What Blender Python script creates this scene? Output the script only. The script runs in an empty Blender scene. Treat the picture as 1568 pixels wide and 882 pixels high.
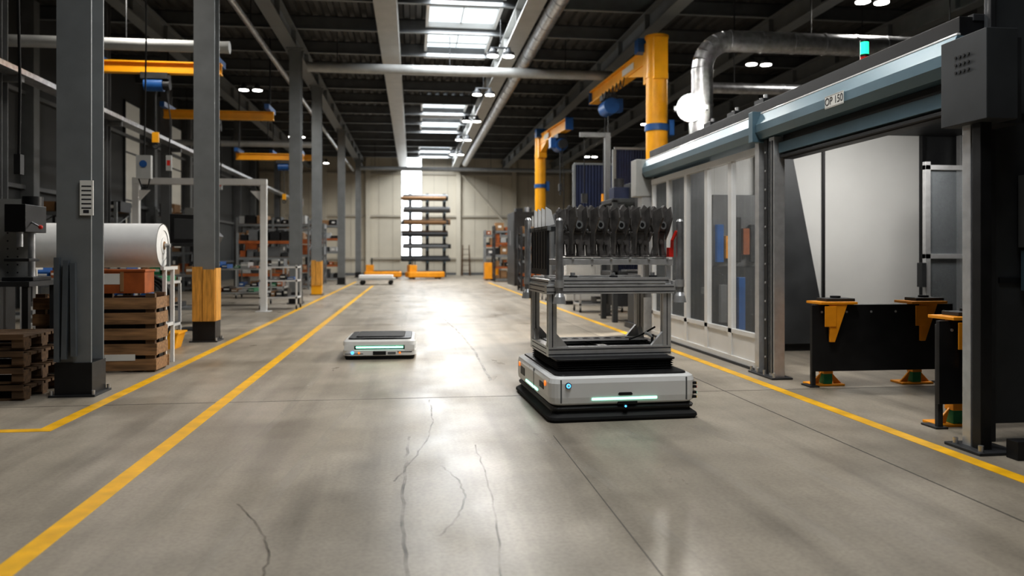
import bpy, math, random
from mathutils import Vector, Matrix
random.seed(7)
S=bpy.context.scene
COL=S.collection

# ---------------------------------------------------------------- materials
def mat(name,c,rough=.5,metal=0,var=.15,scale=6,bump=0,emit=0,ecol=None,alpha=1,rv=.1,stretch=(1,1,1),coat=0):
    m=bpy.data.materials.new(name); m.use_nodes=True
    nt=m.node_tree; N=nt.nodes; L=nt.links
    b=N['Principled BSDF']
    tc=N.new('ShaderNodeTexCoord'); mp=N.new('ShaderNodeMapping')
    mp.inputs['Scale'].default_value=stretch
    L.new(tc.outputs['Object'],mp.inputs[0])
    nz=N.new('ShaderNodeTexNoise'); nz.inputs['Scale'].default_value=scale
    nz.inputs['Detail'].default_value=5
    L.new(mp.outputs[0],nz.inputs['Vector'])
    r=N.new('ShaderNodeValToRGB')
    r.color_ramp.elements[0].position=.3; r.color_ramp.elements[1].position=.7
    r.color_ramp.elements[0].color=tuple(max(0,x*(1-var)) for x in c)+(1,)
    r.color_ramp.elements[1].color=tuple(min(1,x*(1+var)) for x in c)+(1,)
    L.new(nz.outputs[0],r.inputs[0]); L.new(r.outputs[0],b.inputs['Base Color'])
    mr=N.new('ShaderNodeMapRange'); mr.inputs[3].default_value=max(.02,rough-rv); mr.inputs[4].default_value=min(1,rough+rv)
    L.new(nz.outputs[0],mr.inputs[0]); L.new(mr.outputs[0],b.inputs['Roughness'])
    b.inputs['Metallic'].default_value=metal
    if coat: b.inputs['Coat Weight'].default_value=coat
    if bump:
        bp=N.new('ShaderNodeBump'); bp.inputs['Strength'].default_value=bump; bp.inputs['Distance'].default_value=.01
        L.new(nz.outputs[0],bp.inputs['Height']); L.new(bp.outputs[0],b.inputs['Normal'])
    if emit:
        b.inputs['Emission Color'].default_value=tuple(ecol or c)+(1,)
        b.inputs['Emission Strength'].default_value=emit
        if name!='windowglow':
            try: m.cycles.emission_sampling='NONE'
            except Exception: pass
    if alpha<1: b.inputs['Alpha'].default_value=alpha
    return m

M={}
def dm(k,*a,**kw): M[k]=mat(k,*a,**kw)
dm('steel_paint_grey',(.19,.20,.203),.5,0,.12,3)
dm('steel_light',(.40,.405,.395),.45,.1,.1,3)
dm('steel_dark',(.035,.036,.038),.5,.2,.3,4)
dm('black',(.012,.012,.013),.45,0,.3,6)
dm('rubber',(.008,.008,.008),.7,0,.3,12)
dm('alu',(.62,.62,.62),.36,.6,.08,14)
dm('galv',(.55,.56,.58),.34,.85,.25,9,bump=.1)
dm('white_paint',(.70,.70,.69),.35,0,.04,4,coat=.3)
dm('robot_white',(.80,.80,.785),.28,0,.02,2,coat=.4,rv=.02)
dm('white_panel',(.66,.66,.64),.6,0,.05,1.2)
dm('yellow_paint',(.90,.42,.012),.42,0,.08,3)
dm('orange_yellow',(.85,.34,.015),.45,0,.12,5)
dm('blue_paint',(.02,.10,.30),.4,0,.15,5)
dm('navy',(.012,.02,.06),.6,0,.3,2)
dm('bluegrey',(.12,.195,.24),.38,.2,.1,2)
dm('darkgrey',(.05,.053,.056),.5,.1,.2,3)
dm('midgrey',(.13,.134,.136),.5,0,.15,3)
dm('beige_wall',(.60,.55,.45),.7,0,.06,.8)
dm('beige_rib',(.45,.41,.34),.7,0,.06,.8)
dm('grey_wall',(.06,.062,.062),.7,0,.15,.7)
dm('wood',(.27,.155,.075),.7,0,.45,5,bump=.3,stretch=(.6,6,6))
dm('wood_dark',(.12,.07,.036),.75,0,.45,5,bump=.3,stretch=(.6,6,6))
dm('wood_yellow',(.62,.31,.06),.65,0,.3,5,bump=.2,stretch=(8,8,.8))
dm('cardboard',(.30,.17,.08),.8,0,.15,5)
dm('rust_box',(.33,.09,.02),.6,0,.25,7)
dm('foam',(.80,.80,.79),.75,0,.03,8,bump=.15)
dm('cast',(.15,.142,.136),.36,.3,.35,12,bump=.2)
dm('red',(.6,.03,.02),.4)
dm('paper',(.7,.69,.65),.7,0,.05,3)
dm('green',(.02,.22,.09),.5)
dm('ink',(.03,.03,.035),.7)
dm('tube_grey',(.16,.18,.20),.4,.5,.1,5)
dm('deck',(.075,.073,.069),.6,.1,.2,2)
dm('led_green',(.3,1,.7),.4,0,0,5,emit=1.8,ecol=(.38,1,.72))
dm('beacon_green',(.02,.6,.25),.4,0,0,5,emit=2,ecol=(.02,.8,.30))
dm('led_blue',(.1,.5,1),.4,0,0,5,emit=1.5,ecol=(.1,.45,1))
dm('led_orange',(1,.3,.05),.4,0,0,5,emit=.6,ecol=(1,.25,.03))
dm('led_red',(1,.05,.02),.4,0,0,5,emit=.8,ecol=(1,.04,.02))
dm('led_yellow',(1,.7,.05),.4,0,0,5,emit=.8,ecol=(1,.6,.03))
dm('lampglow',(1,.98,.92),.4,0,0,5,emit=14,ecol=(1,.96,.9))
dm('flood',(1,.98,.92),.4,0,0,5,emit=120,ecol=(1,.96,.88))
dm('skyglow',(.85,.93,1),.4,0,.05,1,emit=.9,ecol=(.86,.94,1))
dm('windowglow',(1,1,1),.4,0,.03,1,emit=3.2,ecol=(.93,.97,1))
dm('frosted',(.50,.47,.40),.5,0,.08,1,emit=.09,ecol=(.85,.82,.72))
dm('vinyl',(.62,.66,.68),.10,0,.15,3,alpha=.15)
dm('glass',(.35,.38,.4),.05,0,.05,3,alpha=.22)
dm('line_yellow',(.80,.44,.012),.42,0,.16,7)
dm('joint',(.05,.046,.04),.6)

def alpha_mark(name,c,amax,scale,lo=.42,hi=.7,stretch=(1,1,1)):
    m=mat(name,c,.4,0,.2,5); nt=m.node_tree; N=nt.nodes; L=nt.links
    tc=N.new('ShaderNodeTexCoord'); mp=N.new('ShaderNodeMapping'); mp.inputs['Scale'].default_value=stretch
    nz=N.new('ShaderNodeTexNoise'); nz.inputs['Scale'].default_value=scale; nz.inputs['Detail'].default_value=8
    mr=N.new('ShaderNodeMapRange'); mr.inputs[1].default_value=lo; mr.inputs[2].default_value=hi; mr.inputs[4].default_value=amax
    L.new(tc.outputs['Object'],mp.inputs[0]); L.new(mp.outputs[0],nz.inputs['Vector']); L.new(nz.outputs[0],mr.inputs[0])
    L.new(mr.outputs[0],N['Principled BSDF'].inputs['Alpha']); M[name]=m
alpha_mark('tyre_mark',(.09,.08,.065),.6,9,.32,.7,(1,.4,1))
alpha_mark('scuff',(.55,.52,.47),.2,6,.35,.75,(1,.3,1))

def floor_mat():
    m=bpy.data.materials.new('worn_concrete'); m.use_nodes=True
    nt=m.node_tree; N=nt.nodes; L=nt.links; b=N['Principled BSDF']
    tc=N.new('ShaderNodeTexCoord')
    def noise(s,det,st=(1,1,1)):
        mp=N.new('ShaderNodeMapping'); mp.inputs['Scale'].default_value=st
        L.new(tc.outputs['Object'],mp.inputs[0])
        n=N.new('ShaderNodeTexNoise'); n.inputs['Scale'].default_value=s; n.inputs['Detail'].default_value=det
        L.new(mp.outputs[0],n.inputs['Vector']); return n
    n1=noise(.4,4); n2=noise(2.4,7); n3=noise(1.1,8,(4,.25,1)); n4=noise(45,4); n5=noise(1.6,8,(1,.5,1)); n6=noise(.75,9)
    def ramp(n,p0,c0,p1,c1):
        r=N.new('ShaderNodeValToRGB'); e=r.color_ramp.elements
        e[0].position=p0; e[0].color=(*c0,1); e[1].position=p1; e[1].color=(*c1,1); L.new(n.outputs[0],r.inputs[0]); return r
    base=ramp(n1,.3,(.325,.286,.232),.7,(.385,.342,.282))
    r2=ramp(n2,.3,(.85,.85,.85),.7,(1.05,1.05,1.05))
    r3=ramp(n3,.3,(.74,.74,.74),.55,(1.02,1.02,1.02))
    r4=ramp(n4,.35,(.88,.88,.88),.6,(1.03,1.03,1.03))
    r6=ramp(n6,.30,(.72,.71,.69),.50,(1.0,1.0,1.0))
    last=base.outputs[0]
    for r in (r2,r3,r4,r6):
        mx=N.new('ShaderNodeMix'); mx.data_type='RGBA'; mx.blend_type='MULTIPLY'; mx.inputs[0].default_value=1
        L.new(last,mx.inputs[6]); L.new(r.outputs[0],mx.inputs[7]); last=mx.outputs[2]
    L.new(last,b.inputs['Base Color'])
    mr=N.new('ShaderNodeMapRange'); mr.inputs[1].default_value=.3; mr.inputs[2].default_value=.7
    mr.inputs[3].default_value=.27; mr.inputs[4].default_value=.50; L.new(n5.outputs[0],mr.inputs[0]); L.new(mr.outputs[0],b.inputs['Roughness'])
    b.inputs['Specular IOR Level'].default_value=.24
    bp=N.new('ShaderNodeBump'); bp.inputs['Strength'].default_value=.05; bp.inputs['Distance'].default_value=.01
    L.new(n2.outputs[0],bp.inputs['Height']); L.new(bp.outputs[0],b.inputs['Normal'])
    M['floor']=m
floor_mat()

# ---------------------------------------------------------------- builder
class B:
    def __init__(s,name,origin=(0,0,0),rz=0):
        s.name=name; s.v=[]; s.f=[]; s.mi=[]; s.sm=[]; s.mats=[]; s.T=Matrix.Identity(4); s.o=origin; s.rz=rz
    def m(s,k):
        if k not in s.mats: s.mats.append(k)
        return s.mats.index(k)
    def add(s,vs,fs,k,smooth=False):
        o=len(s.v); s.v+= [tuple(s.T@Vector(p)) for p in vs]
        i=s.m(k)
        for f in fs:
            s.f.append([o+j for j in f]); s.mi.append(i); s.sm.append(smooth)
    def box(s,x0,x1,y0,y1,z0,z1,k):
        vs=[(x,y,z) for z in (z0,z1) for x,y in ((x0,y0),(x1,y0),(x1,y1),(x0,y1))]
        s.add(vs,[(3,2,1,0),(4,5,6,7),(0,1,5,4),(1,2,6,5),(2,3,7,6),(3,0,4,7)],k)
    def cbox(s,c,d,k,rot=None):
        old=s.T
        R=Matrix.Translation(c)
        if rot: R=R@Matrix.Rotation(rot[2],4,'Z')@Matrix.Rotation(rot[1],4,'Y')@Matrix.Rotation(rot[0],4,'X')
        s.T=old@R; x,y,z=d
        s.box(-x/2,x/2,-y/2,y/2,-z/2,z/2,k); s.T=old
    def cyl(s,p0,p1,r,k,r2=None,n=16,cap=True):
        p0=Vector(p0);p1=Vector(p1);r2=r if r2 is None else r2
        d=(p1-p0).normalized(); a=Vector((0,0,1)) if abs(d.z)<.9 else Vector((1,0,0))
        u=d.cross(a).normalized(); w=d.cross(u)
        A=[p0+(u*math.cos(t)+w*math.sin(t))*r for t in [2*math.pi*i/n for i in range(n)]]
        C=[p1+(u*math.cos(t)+w*math.sin(t))*r2 for t in [2*math.pi*i/n for i in range(n)]]
        s.add(A+C,[(i,n+i,n+(i+1)%n,(i+1)%n) for i in range(n)],k,True)
        if cap:
            s.add(A,[tuple(range(n))],k); s.add(C,[tuple(reversed(range(n)))],k)
    def tube(s,pts,r,k,n=10):
        for a,b in zip(pts,pts[1:]): s.cyl(a,b,r,k,n=n)
    def prism(s,poly,axis,a0,a1,k):
        n=len(poly)
        def P(p,a):
            return (a,p[0],p[1]) if axis=='x' else (p[0],a,p[1]) if axis=='y' else (p[0],p[1],a)
        vs=[P(p,a0) for p in poly]+[P(p,a1) for p in poly]
        s.add(vs,[tuple(range(n)),tuple(range(2*n-1,n-1,-1))]+[(i,n+i,n+(i+1)%n,(i+1)%n) for i in range(n)],k)
    def loft(s,rings,k,smooth=False,cap=True):
        n=len(rings[0]); vs=[p for r in rings for p in r]; fs=[]
        for j in range(len(rings)-1):
            for i in range(n): fs.append((j*n+i,j*n+(i+1)%n,(j+1)*n+(i+1)%n,(j+1)*n+i))
        s.add(vs,fs,k,smooth)
        if cap: s.add(rings[0],[tuple(reversed(range(n)))],k); s.add(rings[-1],[tuple(range(n))],k)
    def sphere(s,c,r,k,n=12,m=8,sz=1):
        rings=[[(c[0]+r*math.sin(math.pi*j/m)*math.cos(2*math.pi*i/n),c[1]+r*math.sin(math.pi*j/m)*math.sin(2*math.pi*i/n),c[2]-sz*r*math.cos(math.pi*j/m)) for i in range(n)] for j in range(m+1)]
        s.loft(rings,k,True,False)
    def torus(s,c,R,r,k,axis='y',n=20,q=8):
        pts=[]
        for i in range(n+1):
            t=2*math.pi*i/n
            a,b=R*math.cos(t),R*math.sin(t)
            pts.append((c[0]+a,c[1],c[2]+b) if axis=='y' else (c[0],c[1]+a,c[2]+b) if axis=='x' else (c[0]+a,c[1]+b,c[2]))
        s.tube(pts,r,k,q)
    def done(s,bevel=0,parent=None):
        me=bpy.data.meshes.new(s.name); me.from_pydata(s.v,[],s.f)
        for k in s.mats: me.materials.append(M[k])
        me.polygons.foreach_set('material_index',s.mi); me.polygons.foreach_set('use_smooth',s.sm); me.update()
        import bmesh
        bm=bmesh.new(); bm.from_mesh(me)
        bmesh.ops.recalc_face_normals(bm,faces=bm.faces); bm.to_mesh(me); bm.free()
        ob=bpy.data.objects.new(s.name,me); COL.objects.link(ob)
        ob.location=s.o; ob.rotation_euler=(0,0,s.rz)
        if bevel:
            bv=ob.modifiers.new('Bevel','BEVEL'); bv.width=bevel; bv.segments=2; bv.limit_method='ANGLE'; bv.angle_limit=math.radians(50)
        if parent: ob.parent=parent
        return ob
def rrect(hx,hy,r,z,n=5,cx=0,cy=0):
    out=[]
    for sx,sy,a0 in ((1,1,0),(-1,1,90),(-1,-1,180),(1,-1,270)):
        for i in range(n+1):
            a=math.radians(a0+90*i/n)
            out.append((cx+sx*(hx-r)+r*math.cos(a),cy+sy*(hy-r)+r*math.sin(a),z))
    return out
def light(name,kind,loc,power,size=1,size_y=None,col=(1,1,1),rot=(0,0,0),parent=None,spread=None):
    l=bpy.data.lights.new(name,kind); l.energy=power; l.color=col
    if kind=='AREA':
        l.size=size
        if size_y: l.shape='RECTANGLE'; l.size_y=size_y
        if spread: l.spread=spread
    else: l.shadow_soft_size=size
    o=bpy.data.objects.new(name,l); COL.objects.link(o); o.location=loc; o.rotation_euler=rot
    if parent: o.parent=parent
    return o

# ---------------------------------------------------------------- room shell
XL,XR,YF,YB,ZC=-9.5,13.0,-5.0,50.0,7.6
b=B('floor'); b.box(XL,XR,YF,YB,-.2,0,'floor'); b.done()
b=B('ceiling')
prof=[];x=XL
while x<XR:
    prof+= [(x,ZC),(x+.12,ZC),(x+.16,ZC+.08),(x+.28,ZC+.08)]; x+=.32
prof=[(px,pz) for px,pz in prof if px<=XR]+[(XR,ZC)]
n=len(prof)
b.add([(p[0],YF,p[1]) for p in prof]+[(p[0],YB,p[1]) for p in prof],[(i,i+1,n+i+1,n+i) for i in range(n-1)],'deck')
b.box(XL,XR,YF,YB,ZC+.1,ZC+.25,'deck'); b.done()
b=B('wall_back')
wx0,wx1,wz0=-.75,.6,1.1
b.box(XL,wx0,YB,YB+.2,0,ZC,'beige_wall'); b.box(wx1,XR,YB,YB+.2,0,ZC,'beige_wall'); b.box(wx0,wx1,YB,YB+.2,0,wz0,'beige_wall')
for z in (1.0,3.7,6.4): 
    b.box(XL,wx0,YB-.12,YB,z,z+.12,'beige_rib'); b.box(wx1,XR,YB-.12,YB,z,z+.12,'beige_rib')
for xx in (-8,-5.5,-2.8,2.9,6.5,10): b.box(xx-.14,xx+.14,YB-.3,YB-.12,0,ZC-.1,'beige_wall')
b.prism([(3.05,6.4),(3.2,6.4),(6.3,3.0),(6.2,2.9)],'y',YB-.2,YB-.13,'beige_wall')
for i in range(26):
    xx=XL+.4+i*.87
    if not wx0-.1<xx<wx1+.1: b.box(xx,xx+.03,YB-.015,YB,0,ZC-.05,'beige_rib')
b.done()
b=B('wall_left'); b.box(XL-.2,XL,YF,YB,0,ZC,'grey_wall')
for i in range(12):
    y=-2+i*4.5; b.box(XL,XL+.3,y-.15,y+.15,0,ZC-.05,'steel_paint_grey')
for z in (.9,2.9,5.2): b.box(XL,XL+.12,YF,YB,z,z+.1,'midgrey')
b.done()
for i,(y0,y1) in enumerate(((14.5,15.6),(18,19.2),(23,24.4),(27.2,28.6),(32,33.5),(37,38.5))):
    b=B('window_%d'%(i+2)); b.box(XL+.005,XL+.03,y0,y1,1.6,6.4,'frosted')
    b.box(XL+.005,XL+.06,y0-.06,y0,1.55,6.45,'steel_dark'); b.box(XL+.005,XL+.06,y1,y1+.06,1.55,6.45,'steel_dark')
    for z in (1.55,3.1,4.7,6.4): b.box(XL+.03,XL+.05,y0,y1,z,z+.05,'steel_dark')
    b.done()
b=B('wall_right'); b.box(XR,XR+.2,YF,YB,0,ZC,'grey_wall')
for i in range(12):
    y=-2+i*4.5; b.box(XR-.3,XR,y-.15,y+.15,0,ZC-.05,'midgrey')
b.done()
b=B('wall_front'); b.box(XL,XR,YF-.2,YF,0,ZC,'grey_wall'); b.done()
b=B('window_1'); b.box(wx0,wx1,YB+.1,YB+.14,wz0,ZC,'windowglow')
for z in (wz0,2.7,4.3,5.9,ZC-.06): b.box(wx0,wx1,YB+.02,YB+.08,z,z+.05,'steel_light')
for xx in (wx0,wx1-.05): b.box(xx,xx+.05,YB+.02,YB+.1,wz0,ZC,'steel_light')
b.done()
b=B('baseboard_back'); b.box(XL,XR,YB-.14,YB-.125,0,.15,'midgrey'); b.done()

# skylights, two of them added for fill
for i,(y0,y1,pw) in enumerate(((0,7,38),(18.2,20.9,92),(21.6,24.2,92),(31,34.2,100),(35,38.4,100),(44,48,130))):  # first entry added as unseen foreground fill, last added to brighten back wall
    b=B('skylight_and_fill',( .0,0,0)); x0,x1=.42,2.15
    b.box(x0,x1,y0,y1,ZC-.06,ZC-.03,'skyglow')
    for xx in (x0-.08,x1): b.box(xx,xx+.08,y0-.08,y1+.08,ZC-.2,ZC,'white_paint')
    for yy in (y0-.08,y1): b.box(x0,x1,yy,yy+.08,ZC-.2,ZC,'white_paint')
    k=max(2,int((y1-y0)/.9))
    for j in range(1,k): yy=y0+(y1-y0)*j/k; b.box(x0,x1,yy-.012,yy+.012,ZC-.09,ZC-.06,'steel_light')
    b.box((x0+x1)/2-.012,(x0+x1)/2+.012,y0,y1,ZC-.09,ZC-.06,'steel_light')
    ob=b.done()
    light('daylight_and_fill','AREA',((x0+x1)/2,(y0+y1)/2,ZC-.25),pw*(y1-y0),x1-x0,y1-y0,(.93,.965,1),parent=ob)

# roof structure
for xx,w in ((-6.4,.3),(-3.2,.34),(-.6,.5),(2.65,.42),(5.8,.34),(9.0,.34),(12.2,.34)):
    b=B('roof_girder'); h0=6.75
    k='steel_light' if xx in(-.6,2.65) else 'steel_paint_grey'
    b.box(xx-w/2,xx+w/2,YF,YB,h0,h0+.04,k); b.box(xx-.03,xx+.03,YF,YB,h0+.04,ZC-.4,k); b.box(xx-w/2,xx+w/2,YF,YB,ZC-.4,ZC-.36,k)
    for j in range(22): b.box(xx-w/2+.02,xx+w/2-.02,YF+1+j*2.5,YF+1.02+j*2.5,h0+.04,ZC-.4,k)
    b.done()
b=B('roof_purlins')
y=-3.5
while y<YB:
    b.box(XL,XR,y-.06,y+.06,ZC-.36,ZC-.34,'steel_paint_grey'); b.box(XL,XR,y-.01,y+.01,ZC-.34,ZC-.02,'midgrey'); b.box(XL,XR,y-.06,y+.06,ZC-.03,ZC-.005,'darkgrey'); y+=2.45
b.done()
def seg_duct(name,pts,r,k='galv',ring=.9,hang=None):
    b=B(name)
    for a,c in zip(pts,pts[1:]):
        a=Vector(a);c=Vector(c);b.cyl(a,c,r,k,n=20,cap=True)
        L=(c-a).length
        if L>ring:
            q=int(L/ring)
            for i in range(q+1):
                p=a.lerp(c,i/q); d=(c-a).normalized()*.025; b.cyl(p-d,p+d,r*1.05,k,n=20)
    if hang:
        for h in hang: b.cyl((h[0],h[1],h[2]),(h[0],h[1],ZC-.36),.012,'steel_dark',n=6)
    return b.done()
seg_duct('ventilation_duct',[(3.09,-3,6.7),(3.09,46,6.7)],.18,hang=[(3.09,y,6.85) for y in (4,10,16,22,28,34,40)])
seg_duct('cross_pipe',[(-2.75,21.2,6.3),(5.5,21.2,6.3)],.13,'steel_light',2.2,hang=[(x,21.2,6.4) for x in (-2,1,4.2)])
seg_duct('cross_pipe',[(-9,15,5.15),(-3.4,15,5.15)],.11,'steel_light',2.2,hang=[(x,15,5.2) for x in (-8,-5.2)])
seg_duct('cross_pipe',[(-9,29,5.3),(-3.4,29,5.3)],.11,'steel_light',2.2,hang=[(x,29,5.4) for x in (-8,-5.2)])
seg_duct('cross_pipe',[(-2.75,42,5.9),(12,42,5.9)],.11,'steel_paint_grey',2.2,hang=[(x,42,6) for x in (-2,4.2,8)])
seg_duct('longitudinal_pipe',[(-3.6,5,6.4),(-3.6,48,6.4)],.07,'galv',2,hang=[(-3.6,y,6.4) for y in (6,12,18,24,30,36,42)])
def elbow(c,r,a0,a1,n=6): return [(c[0]+r*math.cos(math.radians(a0+(a1-a0)*i/n)),c[1],c[2]+r*math.sin(math.radians(a0+(a1-a0)*i/n))) for i in range(n+1)]
pts=[(5.42,14.1,3.5),(5.42,14.1,4.75)]+elbow((5.97,14.1,4.8),.55,180,90)+[(12.9,14.1,5.35)]
seg_duct('exhaust_duct',pts,.2,'galv',.6,hang=[(7.6,14.1,5.5),(10.5,14.1,5.5)])
seg_duct('exhaust_duct',[(6.2,16.3,4.95),(12.9,16.3,4.95)],.12,'galv',.9,hang=[(7,16.3,5.0),(10,16.3,5.0)])

# ---------------------------------------------------------------- lamps
def highbay(x,y,z=6.3,p=110,lit=True,col=(1,.95,.88)):
    b=B('ceiling_lamp',(x,y,z))
    for s in (-.2,.2):
        b.cyl((s,0,.02),(s,0,.10),.15,'darkgrey',n=16); b.cyl((s,0,.10),(s,0,.2),.1,'darkgrey',.05,n=16)
        b.cyl((s,0,.0),(s,0,.02),.14,'lampglow',n=16)
    b.box(-.25,.25,-.03,.03,.2,.24,'darkgrey')
    b.cyl((0,0,.24),(0,0,ZC-.36-z),.01,'steel_dark',n=6)
    ob=b.done()
    if lit: light('lamp_light','AREA',(0,0,-.03),p,.5,.3,col,parent=ob)
for y in (4.8,9.7,14.6,19.5,24.3,29.2,34,39): highbay(2.2,y,p={4.8:75,9.7:90}.get(y,115))
for y in (14.4,19.5,29,39): highbay(9.05,y,6.3,55)
for y in (9.8,14.7,24.5,34,43.5): highbay(-4.9,y,6.3,62)
b=B('flood_lamp',(4.98,13.5,3.95),math.radians(-20))
b.cyl((0,-.02,0),(0,.06,0),.26,'darkgrey',n=24); b.cyl((0,.06,0),(0,.14,0),.2,'darkgrey',.08,n=24)
b.sphere((0,-.04,0),.215,'flood',20,12)
b.box(-.3,-.26,-.02,.14,-.04,.04,'darkgrey'); b.box(.26,.3,-.02,.14,-.04,.04,'darkgrey'); b.box(-.3,.3,.14,.17,-.03,.03,'darkgrey')
b.cyl((0,.2,-3.95),(0,.2,.1),.035,'steel_paint_grey'); b.cyl((0,.2,-3.95),(0,.2,-3.93),.12,'steel_dark')
ob=b.done(); light('flood_light','AREA',(0,-.3,0),430,.4,.3,(1,.95,.87),rot=(math.radians(-72),0,0),parent=ob)

# ---------------------------------------------------------------- floor markings
b=B('floor_marking_line'); w=.055
b.box(-1.66-w,-1.66+w,2.0,33,.0005,.002,'line_yellow'); b.done()
b=B('floor_marking_line'); b.box(-2.7-w,-2.7+w,6.1,38,.0005,.002,'line_yellow'); b.box(-6.5,-2.7-w,6.1,6.2,.0005,.002,'line_yellow'); b.done()
b=B('floor_marking_line'); b.box(3.5-w,3.5+w,1.5,36,.0005,.002,'line_yellow'); b.done()
b=B('floor_joints')
for x in (2.95,-4.9): b.box(x-.005,x+.005,YF,YB,.0003,.001,'joint')
b.box(1.0,1.005,YF,5.5,.0003,.001,'joint')
for y in (7.1,14.6,22,29.5,37): b.box(XL,XR,y-.005,y+.005,.0003,.001,'joint')
b.done()
b=B('floor_cracks_and_scuffs')
def ribbon(p,w,z=.0012,k='tyre_mark'):
    vs=[]
    for i,(x,y) in enumerate(p): vs+=[(x-w/2,y,z),(x+w/2,y,z)]
    b.add(vs,[(2*i,2*i+1,2*i+3,2*i+2) for i in range(len(p)-1)],k)
def curvep(x0,y0,x1,y1,bend,n=26,j=.009): return [(x0+(x1-x0)*i/n+bend*math.sin(math.pi*i/n)+random.uniform(-j,j),y0+(y1-y0)*i/n) for i in range(n+1)]
for a in ((0.02,2.6,-.02,5.6,-.05,.018),(.3,2.5,.42,5.3,.05,.010),(.13,3.6,.18,4.8,.12,.012),(-.1,4.5,.15,7,.1,.012),(-.6,3,-.9,4.2,.1,.012),(.8,8,.6,16,.1,.03)):
    ribbon(curvep(*a[:5]),a[5])
for a in ((1.9,3.2,1.5,5.7,.1,.10),(2.4,3.2,2.1,5.7,.1,.08),(1.2,3.0,.9,5.6,.05,.07),(2.0,8,1.8,14,-.1,.08),(-.3,11.5,-.2,20,.1,.07),(-.9,3,-.4,8.5,.05,.08),(-1.2,4,-1.0,9,.05,.06)):
    ribbon(curvep(*a[:5],n=16,j=.003),a[5],.0009,'scuff')
b.done()

# ---------------------------------------------------------------- columns left
def column(y,base='black',guard=None,x=-3.08):
    b=B('steel_column',(x,y,0)); h=.15; k='steel_paint_grey'; H=6.75
    b.box(-h,h,-h,-h+.02,0,H,k); b.box(-h,h,h-.02,h,0,H,k); b.box(-.008,.008,-h+.02,h-.02,0,H,k)
    b.box(-.22,.22,-.22,.22,H-.03,H,k)
    for s in (-1,1): b.prism([(s*h,H-.03),(s*(h+.07),H-.03),(s*h,H-.3)],'y',-.01,.01,k)
    b.box(-h-.05,h+.05,-h-.05,h+.05,0,.02,'steel_dark')
    for sx in (-1,1):
        for sy in (-1,1): b.cyl((sx*.18,sy*.18,.02),(sx*.18,sy*.18,.06),.015,'galv',n=6)
    b.box(-h-.012,h+.012,-h-.012,h+.012,.02,.31,base)
    if guard:
        b.box(-h-.01,-.02,-h-.04,-h-.001,.31,1.12,guard); b.box(-.01,h+.01,-h-.04,-h-.001,.31,1.08,guard)
        b.box(h+.001,h+.02,-h,h,.31,1.1,guard)
    return b
b=column(7.72)
b.box(.06,.175,-.172,-.158,1.66,1.98,'paper')
for i in range(6): b.box(.075,.16,-.1735,-.172,1.92-.04*i,1.933-.04*i,'ink')
b.box(.09,.14,-.1735,-.172,1.68,1.71,'ink')
for i,(x0,t) in enumerate(((-.12,.0),(-.05,.02),(.02,-.01))):
    b.cbox((x0,-.2,.8),(.045,.045,.95-.05*i),'tube_grey',rot=(0,t,0))
b.done(.003)
column(12.2,guard='wood_yellow').done()
column(21.2).done(); column(25.8,base='yellow_paint',guard='wood_yellow').done(); column(34.5).done(); column(45).done()
column(-1.0).done()

# ---------------------------------------------------------------- pallets, crates
def slatstack(name,o,W,D,H,layers,k='wood',rz=0):
    b=B(name,o,rz); lh=H/layers
    for l in range(layers):
        z=l*lh
        for xx in (-W/2+.05,0,W/2-.05):
            for yy in (-D/2+.07,0,D/2-.07): b.box(xx-.05,xx+.05,yy-.07,yy+.07,z+.022,z+lh*.62,k)
        for yy in (-D/2+.07,0,D/2-.07): b.box(-W/2,W/2,yy-.05,yy+.05,z,z+.022,k)
        b.box(-W/2,W/2,-D/2-.012,-D/2,z+lh*.62,z+lh*.95,'wood_dark')
        for i in range(6):
            yy=-D/2+.05+i*(D-.1)/5; b.box(-W/2,W/2,yy-.055,yy+.055,z+lh*.62,z+lh*.62+.025,k)
    return b.done()
slatstack('wooden_pallet_stack',(-3.98,7.80,0),1.1,.8,.6,4,'wood_dark')
def crate(name,o,W,D,H):
    b=B(name,o)
    for i in range(5):
        z0=.02+i*(H-.02)/5; z1=z0+(H-.02)/5-.045
        for yy in (-D/2,D/2-.022): b.cbox((random.uniform(-.01,.01),yy+.011,(z0+z1)/2),(W,.022,z1-z0),'wood',rot=(0,random.uniform(-.008,.008),0))
        for xx in (-W/2+.011,W/2-.011): b.cbox((xx,0,(z0+z1)/2),(.022,D-.05,z1-z0),'wood')
    for xx in (-W/2+.07,0,W/2-.07):
        for yy in (-D/2+.05,D/2-.05): b.box(xx-.05,xx+.05,yy-.027,yy+.027,0,H,'wood_dark')
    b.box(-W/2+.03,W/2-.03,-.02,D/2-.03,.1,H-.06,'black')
    b.box(.1,.42,-D/2-.006,-D/2,.13,.2,'paper')
    return b.done()
crate('wooden_crate',(-3.46,9.26,0),1.28,.44,.87)
b=B('storage_box',(-3.2,9.26,.87)); b.box(-.24,.24,-.16,.16,0,.24,'rust_box'); b.box(-.25,.25,-.17,.17,.24,.265,'rust_box'); b.box(-.2,-.02,-.165,-.16,.1,.22,'paper'); b.box(-.02,.02,-.168,-.16,.02,.24,'cardboard'); b.done(.004)
b=B('foam_roll_stand',(-3.6,9.75,0))
for xx in (-.86,.70):
    for yy in (-.15,.15): b.box(xx-.02,xx+.02,yy-.02,yy+.02,0,1.12,'white_paint')
    b.box(xx-.02,xx+.02,-.24,.3,1.12,1.16,'white_paint'); b.box(xx-.02,xx+.02,-.15,.15,.45,.49,'white_paint')
    b.prism([(-.03,1.16),(.03,1.16),(.03,1.41),(-.03,1.41)],'x',xx-.015,xx+.015,'midgrey')
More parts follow.
